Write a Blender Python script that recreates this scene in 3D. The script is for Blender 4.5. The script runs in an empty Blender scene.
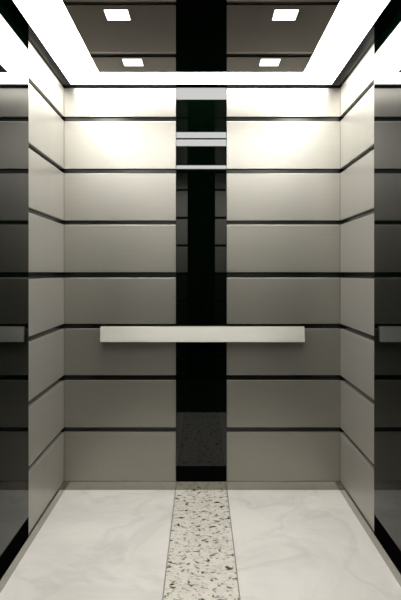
import bpy, bmesh, math
from mathutils import Vector
S = bpy.context.scene
C = S.collection

# ---------------------------------------------------------------- units
U = 0.006            # one design unit in metres
D = 580.0            # camera to rear wall, in units
W = 137.3            # eye to left wall
WR = 138.9           # eye to right wall
WS = {-1: W, 1: WR}
FLOOR = -217.0       # floor height relative to the eye
CEIL = 185.5         # underside of the hanging ceiling
TOP = 206.0          # underside of the shell above it
L = 604.0            # rear wall to front wall
def P(x, s, h): return (x*U, -s*U, (h-FLOOR)*U)

# ---------------------------------------------------------------- camera
cam = bpy.data.cameras.new('camera'); co = bpy.data.objects.new('camera', cam); C.objects.link(co)
co.location = P(0, D, 0); co.rotation_euler = (math.pi/2, 0, 0)
cam.sensor_fit = 'VERTICAL'; cam.sensor_height = 36; cam.sensor_width = 24
cam.lens = 36*D/600
cam.shift_y = -27.5/600; cam.shift_x = -0.8/600
cam.clip_start = 0.02
S.camera = co

# ---------------------------------------------------------------- world, exposure
w = bpy.data.worlds.new('world'); S.world = w; w.use_nodes = True
w.node_tree.nodes['Background'].inputs[0].default_value = (0, 0, 0, 1)
w.node_tree.nodes['Background'].inputs[1].default_value = 0
vs = S.view_settings
S.display_settings.display_device = 'sRGB'
vs.view_transform = 'Standard'; vs.look = 'None'; vs.gamma = 1; vs.exposure = 0.0
vs.use_curve_mapping = False
BORDER_LIGHT = 15.0      # glow of the opal border
SPOT_LIGHT = 4.0        # glow of the square downlights

# ---------------------------------------------------------------- materials
def base(name, col, rough, metal=0.0, ior=1.5, spec=0.5, coat=0):
    m = bpy.data.materials.new(name); m.use_nodes = True
    b = m.node_tree.nodes['Principled BSDF']
    b.inputs['Base Color'].default_value = (*col, 1); b.inputs['Roughness'].default_value = rough
    b.inputs['Metallic'].default_value = metal; b.inputs['IOR'].default_value = ior
    b.inputs['Specular IOR Level'].default_value = spec
    return m, m.node_tree, b
def N(nt, t, **kw):
    n = nt.nodes.new(t)
    for k, v in kw.items():
        if k in n.inputs: n.inputs[k].default_value = v
        else: setattr(n, k, v)
    return n
def coords(nt, scale):
    tc = N(nt, 'ShaderNodeNewGeometry'); mp = N(nt, 'ShaderNodeMapping')
    mp.inputs['Scale'].default_value = scale
    nt.links.new(tc.outputs['Position'], mp.inputs['Vector']); return mp.outputs[0]
def ramp(nt, src, stops):
    r = N(nt, 'ShaderNodeValToRGB'); e = r.color_ramp.elements
    while len(e) < len(stops): e.new(0.5)
    for i, (p, c) in enumerate(stops):
        e[i].position = p; e[i].color = (*c, 1)
    nt.links.new(src, r.inputs[0]); return r.outputs[0]

def steel(name, col, rough, scale=(6, 6, 260), metal=1.0):
    m, nt, b = base(name, col, rough, metal)
    n1 = N(nt, 'ShaderNodeTexNoise', Scale=1.0, Detail=3.0); nt.links.new(coords(nt, scale), n1.inputs['Vector'])
    k = 0.035
    c = ramp(nt, n1.outputs[0], [(0.25, tuple(v*(1-k) for v in col)), (0.75, tuple(v*(1+k) for v in col))])
    nt.links.new(c, b.inputs['Base Color'])
    n2 = N(nt, 'ShaderNodeTexNoise', Scale=1.0, Detail=1.0); nt.links.new(coords(nt, (9, 9, 0.6)), n2.inputs['Vector'])
    r = N(nt, 'ShaderNodeMapRange'); r.inputs['To Min'].default_value = rough-0.04; r.inputs['To Max'].default_value = rough+0.04
    nt.links.new(n2.outputs[0], r.inputs['Value']); nt.links.new(r.outputs[0], b.inputs['Roughness'])
    return m
M_steel = steel('brushed_steel', (0.312, 0.297, 0.261), 0.34, metal=0.85)
M_side = steel('brightened_side_steel', (0.40, 0.382, 0.34), 0.37, metal=0.6)  # lighter copy of the steel, standing in for brighter light on the sides
M_front = steel('brightened_front_steel', (0.75, 0.72, 0.65), 0.4)  # unseen upper front panels, colour raised to make up for weak light
M_dark = steel('bounce_cutting_panel', (0.06, 0.058, 0.05), 0.4)  # unseen lower panels, darkened to keep bounced light off the rear wall
M_rail = steel('satin_rail_steel', (0.66, 0.65, 0.60), 0.34)
M_base = steel('baseboard_steel', (0.33, 0.315, 0.28), 0.16)
M_glass = base('black_back_painted_glass', (0.0003, 0.0012, 0.0005), 0.015, 0, 1.5)[0]
M_sideglass = base('black_side_glass', (0.0002, 0.001, 0.0004), 0.02, 0, 1.26)[0]
M_ceil = base('dark_mirror_ceiling', (0.27, 0.24, 0.215), 0.02, 1.0)[0]
M_darkfloor = base('added_dark_floor', (0.015, 0.015, 0.014), 0.25)[0]  # for the dark floor added out of view
M_channel = base('dark_polished_channel', (0.006, 0.0065, 0.005), 0.2, 0, 1.45)[0]
M_black = base('matt_black', (0.002, 0.002, 0.002), 0.7, 0, 1.3, 0.0)[0]
M_frame = base('dark_metal_frame', (0.02, 0.02, 0.018), 0.45, 0)[0]
def emit(name, col, s):
    m = bpy.data.materials.new(name); m.use_nodes = True; nt = m.node_tree
    b = nt.nodes['Principled BSDF']
    b.inputs['Base Color'].default_value = (.8, .8, .8, 1)
    b.inputs['Emission Color'].default_value = (*col, 1); b.inputs['Emission Strength'].default_value = s
    return m
M_opal = emit('lit_opal_diffuser', (1.0, 1.0, 0.985), BORDER_LIGHT)
M_spot = emit('lit_spot_lens', (1.0, 0.98, 0.93), SPOT_LIGHT)

# white marble with faint grey veins
M_marble, nt, b = base('white_marble', (.7, .7, .7), 0.22)
v = coords(nt, (1, 1, 1))
n = N(nt, 'ShaderNodeTexNoise', Scale=1.6, Detail=6.0, Roughness=0.6, Distortion=1.2); nt.links.new(v, n.inputs['Vector'])
cloud = ramp(nt, n.outputs[0], [(0.30, (.46, .437, .395)), (0.52, (.54, .516, .47)), (0.72, (.58, .555, .51))])
n2 = N(nt, 'ShaderNodeTexNoise', Scale=1.4, Detail=5.0, Roughness=0.5, Distortion=0.5)
mp = coords(nt, (1.3, 1.0, 1.0)); nt.links.new(mp, n2.inputs['Vector'])
vein = ramp(nt, n2.outputs[0], [(0.470, (1, 1, 1)), (0.50, (.84, .84, .84)), (0.525, (1, 1, 1))])
mx = N(nt, 'ShaderNodeMix', data_type='RGBA', blend_type='MULTIPLY'); mx.inputs[0].default_value = 0.55
nt.links.new(cloud, mx.inputs[6]); nt.links.new(vein, mx.inputs[7]); nt.links.new(mx.outputs[2], b.inputs['Base Color'])

# beige terrazzo with dark chips
M_terr, nt, b = base('speckled_terrazzo', (.6, .6, .6), 0.2)
v = coords(nt, (1, 1, 1))
n = N(nt, 'ShaderNodeTexVoronoi', Scale=26.0); nt.links.new(v, n.inputs['Vector'])
sep = N(nt, 'ShaderNodeSeparateColor'); nt.links.new(n.outputs['Color'], sep.inputs[0])
stones = ramp(nt, sep.outputs[0], [(0.0, (.47, .44, .38)), (0.35, (.51, .48, .42)), (0.7, (.54, .515, .455)), (1.0, (.48, .46, .41))])
n2 = N(nt, 'ShaderNodeTexNoise', Scale=38.0, Detail=2.0, Roughness=0.5, Distortion=0.5); nt.links.new(coords(nt, (0.8, 1.0, 1.0)), n2.inputs['Vector'])
chips = ramp(nt, n2.outputs[0], [(0.32, (.12, .11, .09)), (0.37, (.42, .40, .35)), (0.42, (1, 1, 1))])
n3 = N(nt, 'ShaderNodeTexNoise', Scale=60.0, Detail=1.0, Distortion=0.6); nt.links.new(v, n3.inputs['Vector'])
fine = ramp(nt, n3.outputs[0], [(0.33, (.45, .43, .38)), (0.40, (1, 1, 1))])
mx = N(nt, 'ShaderNodeMix', data_type='RGBA', blend_type='MULTIPLY'); mx.inputs[0].default_value = 1
nt.links.new(stones, mx.inputs[6]); nt.links.new(chips, mx.inputs[7])
m2 = N(nt, 'ShaderNodeMix', data_type='RGBA', blend_type='MULTIPLY'); m2.inputs[0].default_value = 0.8
nt.links.new(mx.outputs[2], m2.inputs[6]); nt.links.new(fine, m2.inputs[7]); nt.links.new(m2.outputs[2], b.inputs['Base Color'])
M_joint = base('grey_joint', (.16, .15, .13), 0.5)[0]

# ---------------------------------------------------------------- helpers
def bm_box(bm, x0, x1, s0, s1, h0, h1, bev=0):
    g = bmesh.ops.create_cube(bm, size=1)['verts']
    a = Vector(P(x0, s0, h0)); c = Vector(P(x1, s1, h1))
    lo = Vector(map(min, a, c)); hi = Vector(map(max, a, c))
    for q in g: q.co = Vector((lo[i] + (q.co[i]+.5)*(hi[i]-lo[i]) for i in range(3)))
    if bev:
        es = list({e for q in g for e in q.link_edges})
        bmesh.ops.bevel(bm, geom=es, offset=bev*U, segments=2, affect='EDGES', profile=.6)
def make(name, bm, mat, parent=None, origin=None):
    me = bpy.data.meshes.new(name)
    o = bpy.data.objects.new(name, me); C.objects.link(o)
    if origin is None and parent is None:
        xs = [q.co for q in bm.verts]
        lo = Vector([min(c[i] for c in xs) for i in range(3)]); hi = Vector([max(c[i] for c in xs) for i in range(3)])
        origin = Vector(((lo.x+hi.x)/2, (lo.y+hi.y)/2, lo.z))
    if parent is not None:
        o.parent = parent
        origin = world_loc(parent)
    bmesh.ops.translate(bm, verts=bm.verts, vec=-Vector(origin))
    if parent is None: o.location = origin
    bm.to_mesh(me); bm.free(); me.materials.append(mat)
    return o
def world_loc(o):
    v = Vector((0, 0, 0))
    while o: v += o.location; o = o.parent
    return v
def boxes(name, mat, parent, *bs, bev=0):
    bm = bmesh.new()
    for q in bs: bm_box(bm, *q, bev=bev)
    return make(name, bm, mat, parent)
def empty(name, loc):
    o = bpy.data.objects.new(name, None); C.objects.link(o); o.location = loc; return o
def tag(o, label, cat, group=None):
    o['label'] = label; o['category'] = cat
    if group: o['group'] = group
    return o
def struct(o): o['kind'] = 'structure'; return o

PT = 3.0          # how far the panel faces stand off the dark backing
TH = 8.0          # backing thickness
# panel rows as heights above the eye
rows = [(155.7, 184.5), (103.6, 151.3), (52.0, 99.2), (0.3, 47.8), (-51.2, -5.3), (-102.6, -56.2), (-154.8, -108.0), (-208.4, -159.5)]
G = 25.5          # half width of the glass strip
SG0, SG1 = {-1: 119.0, 1: 114.0}, 362.0   # side glass, distance from rear wall

# ---------------------------------------------------------------- room shell
wall_back = struct(boxes('wall_back', M_channel, None, (-W-PT-TH, WR+PT+TH, -PT-TH, -PT, FLOOR, TOP)))
wall_left = struct(boxes('wall_left', M_channel, None, (-W-PT-TH, -W-PT, -PT, L+PT, FLOOR, TOP)))
wall_right = struct(boxes('wall_right', M_channel, None, (WR+PT, WR+PT+TH, -PT, L+PT, FLOOR, TOP)))
wall_front = struct(boxes('wall_front', M_channel, None, (-W-PT-TH, WR+PT+TH, L+PT, L+PT+TH, FLOOR, TOP)))
ceiling = struct(boxes('ceiling', M_black, None, (-W-PT-TH, WR+PT+TH, -PT-TH, L+PT+TH, TOP, TOP+8)))
floor = struct(boxes('floor', M_joint, None, (-W-PT-TH, WR+PT+TH, -PT-TH, L+PT+TH, FLOOR-8, FLOOR-1.2)))
for sg in (-1, 1):
    boxes('marble_slab', M_marble, floor, (sg*(G+.5), sg*(WS[sg]+PT), -PT, 320, FLOOR-1.2, FLOOR))
boxes('terrazzo_strip', M_terr, floor, (-G+.3, G-.3, -PT, 320, FLOOR-1.2, FLOOR))
boxes('added_dark_slab', M_darkfloor, floor, (-W-PT, WR+PT, 320.6, L+PT, FLOOR-1.2, FLOOR))  # unseen dark floor, added to dim the floor's reflection in the rear panels

# unseen stretch of the walls, panels fixed to the structure
f = 1.1
frows = [(a*f, min(b_*f, TOP-1)) for a, b_ in rows[:-1]] + [(-208.3, -159.5*f)]
for a, b_ in frows:
    for sg in (-1, 1):
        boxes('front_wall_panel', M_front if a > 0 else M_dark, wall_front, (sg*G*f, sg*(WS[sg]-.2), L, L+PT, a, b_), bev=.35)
boxes('glass_strip', M_black, wall_front, (-G*f+.4, G*f-.4, L+.3, L+PT, FLOOR, TOP))
for wl, sg in ((wall_left, -1), (wall_right, 1)):
    for a, b_ in rows:
        for p0, p1 in ((SG1+1, 480), (484, L-.5)):
            boxes('side_wall_panel', M_steel if a > 0 else M_dark, wl, (sg*WS[sg], sg*(WS[sg]+PT), p0, p1, a, b_), bev=.35)

# steel band above the top reveal, seen in the gap round the hanging ceiling
for wl, sg in ((wall_left, -1), (wall_right, 1)):
    boxes('upper_band', M_steel, wl, (sg*WS[sg], sg*(WS[sg]+PT), .3, SG0[sg], 187.9, TOP))
boxes('upper_band', M_steel, wall_back, (-W, -G, 0, -PT, 187.9, TOP), (G, WR, 0, -PT, 187.9, TOP))

# baseboards
BO = 1.4
struct(boxes('baseboard_back', M_base, None, (-W, WR, BO, -PT, FLOOR, -208.5), bev=.25))
struct(boxes('baseboard_left', M_base, None, (-W-PT, -W+BO, BO, L, FLOOR, -208.5), bev=.25))
struct(boxes('baseboard_right', M_base, None, (WR-BO, WR+PT, BO, L, FLOOR, -208.5), bev=.25))

# ---------------------------------------------------------------- steel wall panels
ordn = ['topmost short', 'second from top', 'third from top', 'fourth from top',
        'fourth from bottom', 'third from bottom', 'second from bottom', 'lowest']
def plabel(i, where):
    return '%s brushed steel panel %s' % (ordn[i], where)
wheres = {('b', -1): 'on rear wall left of black glass', ('b', 1): 'on rear wall right of black glass',
          ('s', -1): 'on left side wall beside rear corner', ('s', 1): 'on right side wall beside rear corner'}
groups = {('b', -1): 'steel panels on rear wall left of the glass', ('b', 1): 'steel panels on rear wall right of the glass',
          ('s', -1): 'steel panels on the left side wall', ('s', 1): 'steel panels on the right side wall'}
for i, (a, b_) in enumerate(rows):
    for sg in (-1, 1):
        o = boxes('steel_panel', M_steel, None, (sg*G, sg*(WS[sg]-.05), 0, -PT, a, b_), bev=.35)
        tag(o, plabel(i, wheres['b', sg]), 'steel panel', groups['b', sg])
        o = boxes('steel_panel', M_side, None, (sg*WS[sg], sg*(WS[sg]+PT), .05, SG0[sg], a, b_), bev=.35)
        tag(o, plabel(i, wheres['s', sg]), 'steel panel', groups['s', sg])

# ---------------------------------------------------------------- black glass panels
t = tag(empty('glass_panel', P(0, 0, -209)), 'tall narrow black glass strip up the middle of rear wall', 'glass panel')
boxes('glass', M_glass, t, (-G+.4, G-.4, 0, -PT, -193.5, TOP-2))
boxes('kick_strip', M_black, t, (-G+.4, G-.4, 0, -PT, -209.4, -193.7))
for sg, nm in ((-1, 'left'), (1, 'right')):
    t = tag(empty('glass_panel', P(sg*WS[sg], (SG0[sg]+SG1)/2, -209)), 'wide glossy black glass panel on %s side wall, cut by the photo edge' % nm, 'glass panel')
    boxes('glass', M_sideglass, t, (sg*(WS[sg]-.2), sg*(WS[sg]+PT), SG0[sg]+.5, SG1-.5, -193.5, TOP-2))
    boxes('kick_strip', M_black, t, (sg*(WS[sg]-.2), sg*(WS[sg]+PT), SG0[sg]+.5, SG1-.5, -209.4, -193.7))

# ---------------------------------------------------------------- hanging ceiling
GAP, SW = 9.0, 33.0
XO, XI = W-GAP, W-GAP-SW
def ring(bm, x, s0, s1, xi, t0, t1, h0, h1):
    for q in ((-x, x, s0, t0), (-x, x, t1, s1), (-x, -xi, t0, t1), (xi, x, t0, t1)): bm_box(bm, *q, h0, h1)
def module(s0, s1, where, spots):
    t = tag(empty('border_ceiling_light', P(0, (s0+s1)/2, CEIL)), 'rectangular glowing white light border of %s ceiling section' % where, 'ceiling light')
    bm = bmesh.new(); ring(bm, XO, s0, s1, XI, s0+SW, s1-SW, CEIL, CEIL+2); make('diffuser', bm, M_opal, t)
    bm = bmesh.new(); ring(bm, XO, s0, s1, XI, s0+SW, s1-SW, CEIL+2, CEIL+11); make('housing', bm, M_black, t)
    # polished black panel with square cut-outs
    xs = [-XI+.15, -69.5, -51.5, 51.5, 69.5, XI-.15]
    ss = [s0+SW+.15, s0+49, s0+67.5, s1-67.5, s1-49, s1-SW-.15]
    bm = bmesh.new()
    for i in range(5):
        for j in range(5):
            if i in (1, 3) and j in (1, 3): continue
            bm_box(bm, xs[i], xs[i+1], ss[j], ss[j+1], CEIL, CEIL+3)
    bmesh.ops.remove_doubles(bm, verts=bm.verts, dist=1e-5)
    o = make('ceiling_panel', bm, M_ceil)
    tag(o, 'dark mirror-polished ceiling panel inside light border of %s ceiling section' % where, 'ceiling panel')
    for j in (1, 3):
        for i in (1, 3):
            key = (i, j)
            t = tag(empty('square_downlight', P((xs[i]+xs[i+1])/2, (ss[j]+ss[j+1])/2, CEIL)), spots[key], 'downlight', 'square downlights in the %s ceiling section' % where)
            x0, x1, a, b_ = xs[i]+.1, xs[i+1]-.1, ss[j]+.1, ss[j+1]-.1
            bm = bmesh.new()
            for q in ((x0, x1, a, a+.5), (x0, x1, b_-.5, b_), (x0, x0+.5, a+.5, b_-.5), (x1-.5, x1, a+.5, b_-.5)): bm_box(bm, *q, CEIL, CEIL+2.5)
            make('trim_frame', bm, M_frame, t)
            boxes('lens', M_spot, t, (x0+.5, x1-.5, a+.5, b_-.5, CEIL+.2, CEIL+2))
module(9, 220, 'rear', {(1, 1): 'small square downlight, left one of the pair nearest rear wall',
    (3, 1): 'small square downlight, right one of the pair nearest rear wall',
    (1, 3): 'small square downlight at top of photo, left of ceiling centre',
    (3, 3): 'small square downlight at top of photo, right of ceiling centre'})
module(238, 458, 'front', {(1, 1): 'square downlight in front ceiling section, rear left one',
    (3, 1): 'square downlight in front ceiling section, rear right one',
    (1, 3): 'square downlight in front ceiling section, front left one',
    (3, 3): 'square downlight in front ceiling section, front right one'})

# ---------------------------------------------------------------- handrail
RS = 10.0
TILT = 9.0
t = tag(empty('handrail', P(0, 0, -61)), 'flat satin steel bar handrail across the middle of rear wall', 'handrail')
k = (D-RS)/D
bm = bmesh.new()
bm_box(bm, -101.2*k-.2, 103.6*k, RS-6.5, RS, -69.6*k, -54.4*k)
for q in bm.verts:                                  # the face leans back a little towards its top edge
    if q.co.z > P(0, 0, -60)[2] and q.co.y < P(0, RS-3, 0)[1]: q.co.y += 15*math.tan(math.radians(TILT))*U
bmesh.ops.bevel(bm, geom=bm.edges[:], offset=.35*U, segments=2, affect='EDGES')
make('rail', bm, M_rail, t)
for x in (-70, 70):
    bm = bmesh.new(); bm_box(bm, x-2, x+2, .6, RS-6.5, -66, -58, bev=.3)
    br = make('bracket', bm, M_rail, t)
    boxes('mounting_plate', M_rail, br, (x-4, x+4, 0, .8, -67.5, -57.5), bev=.2)
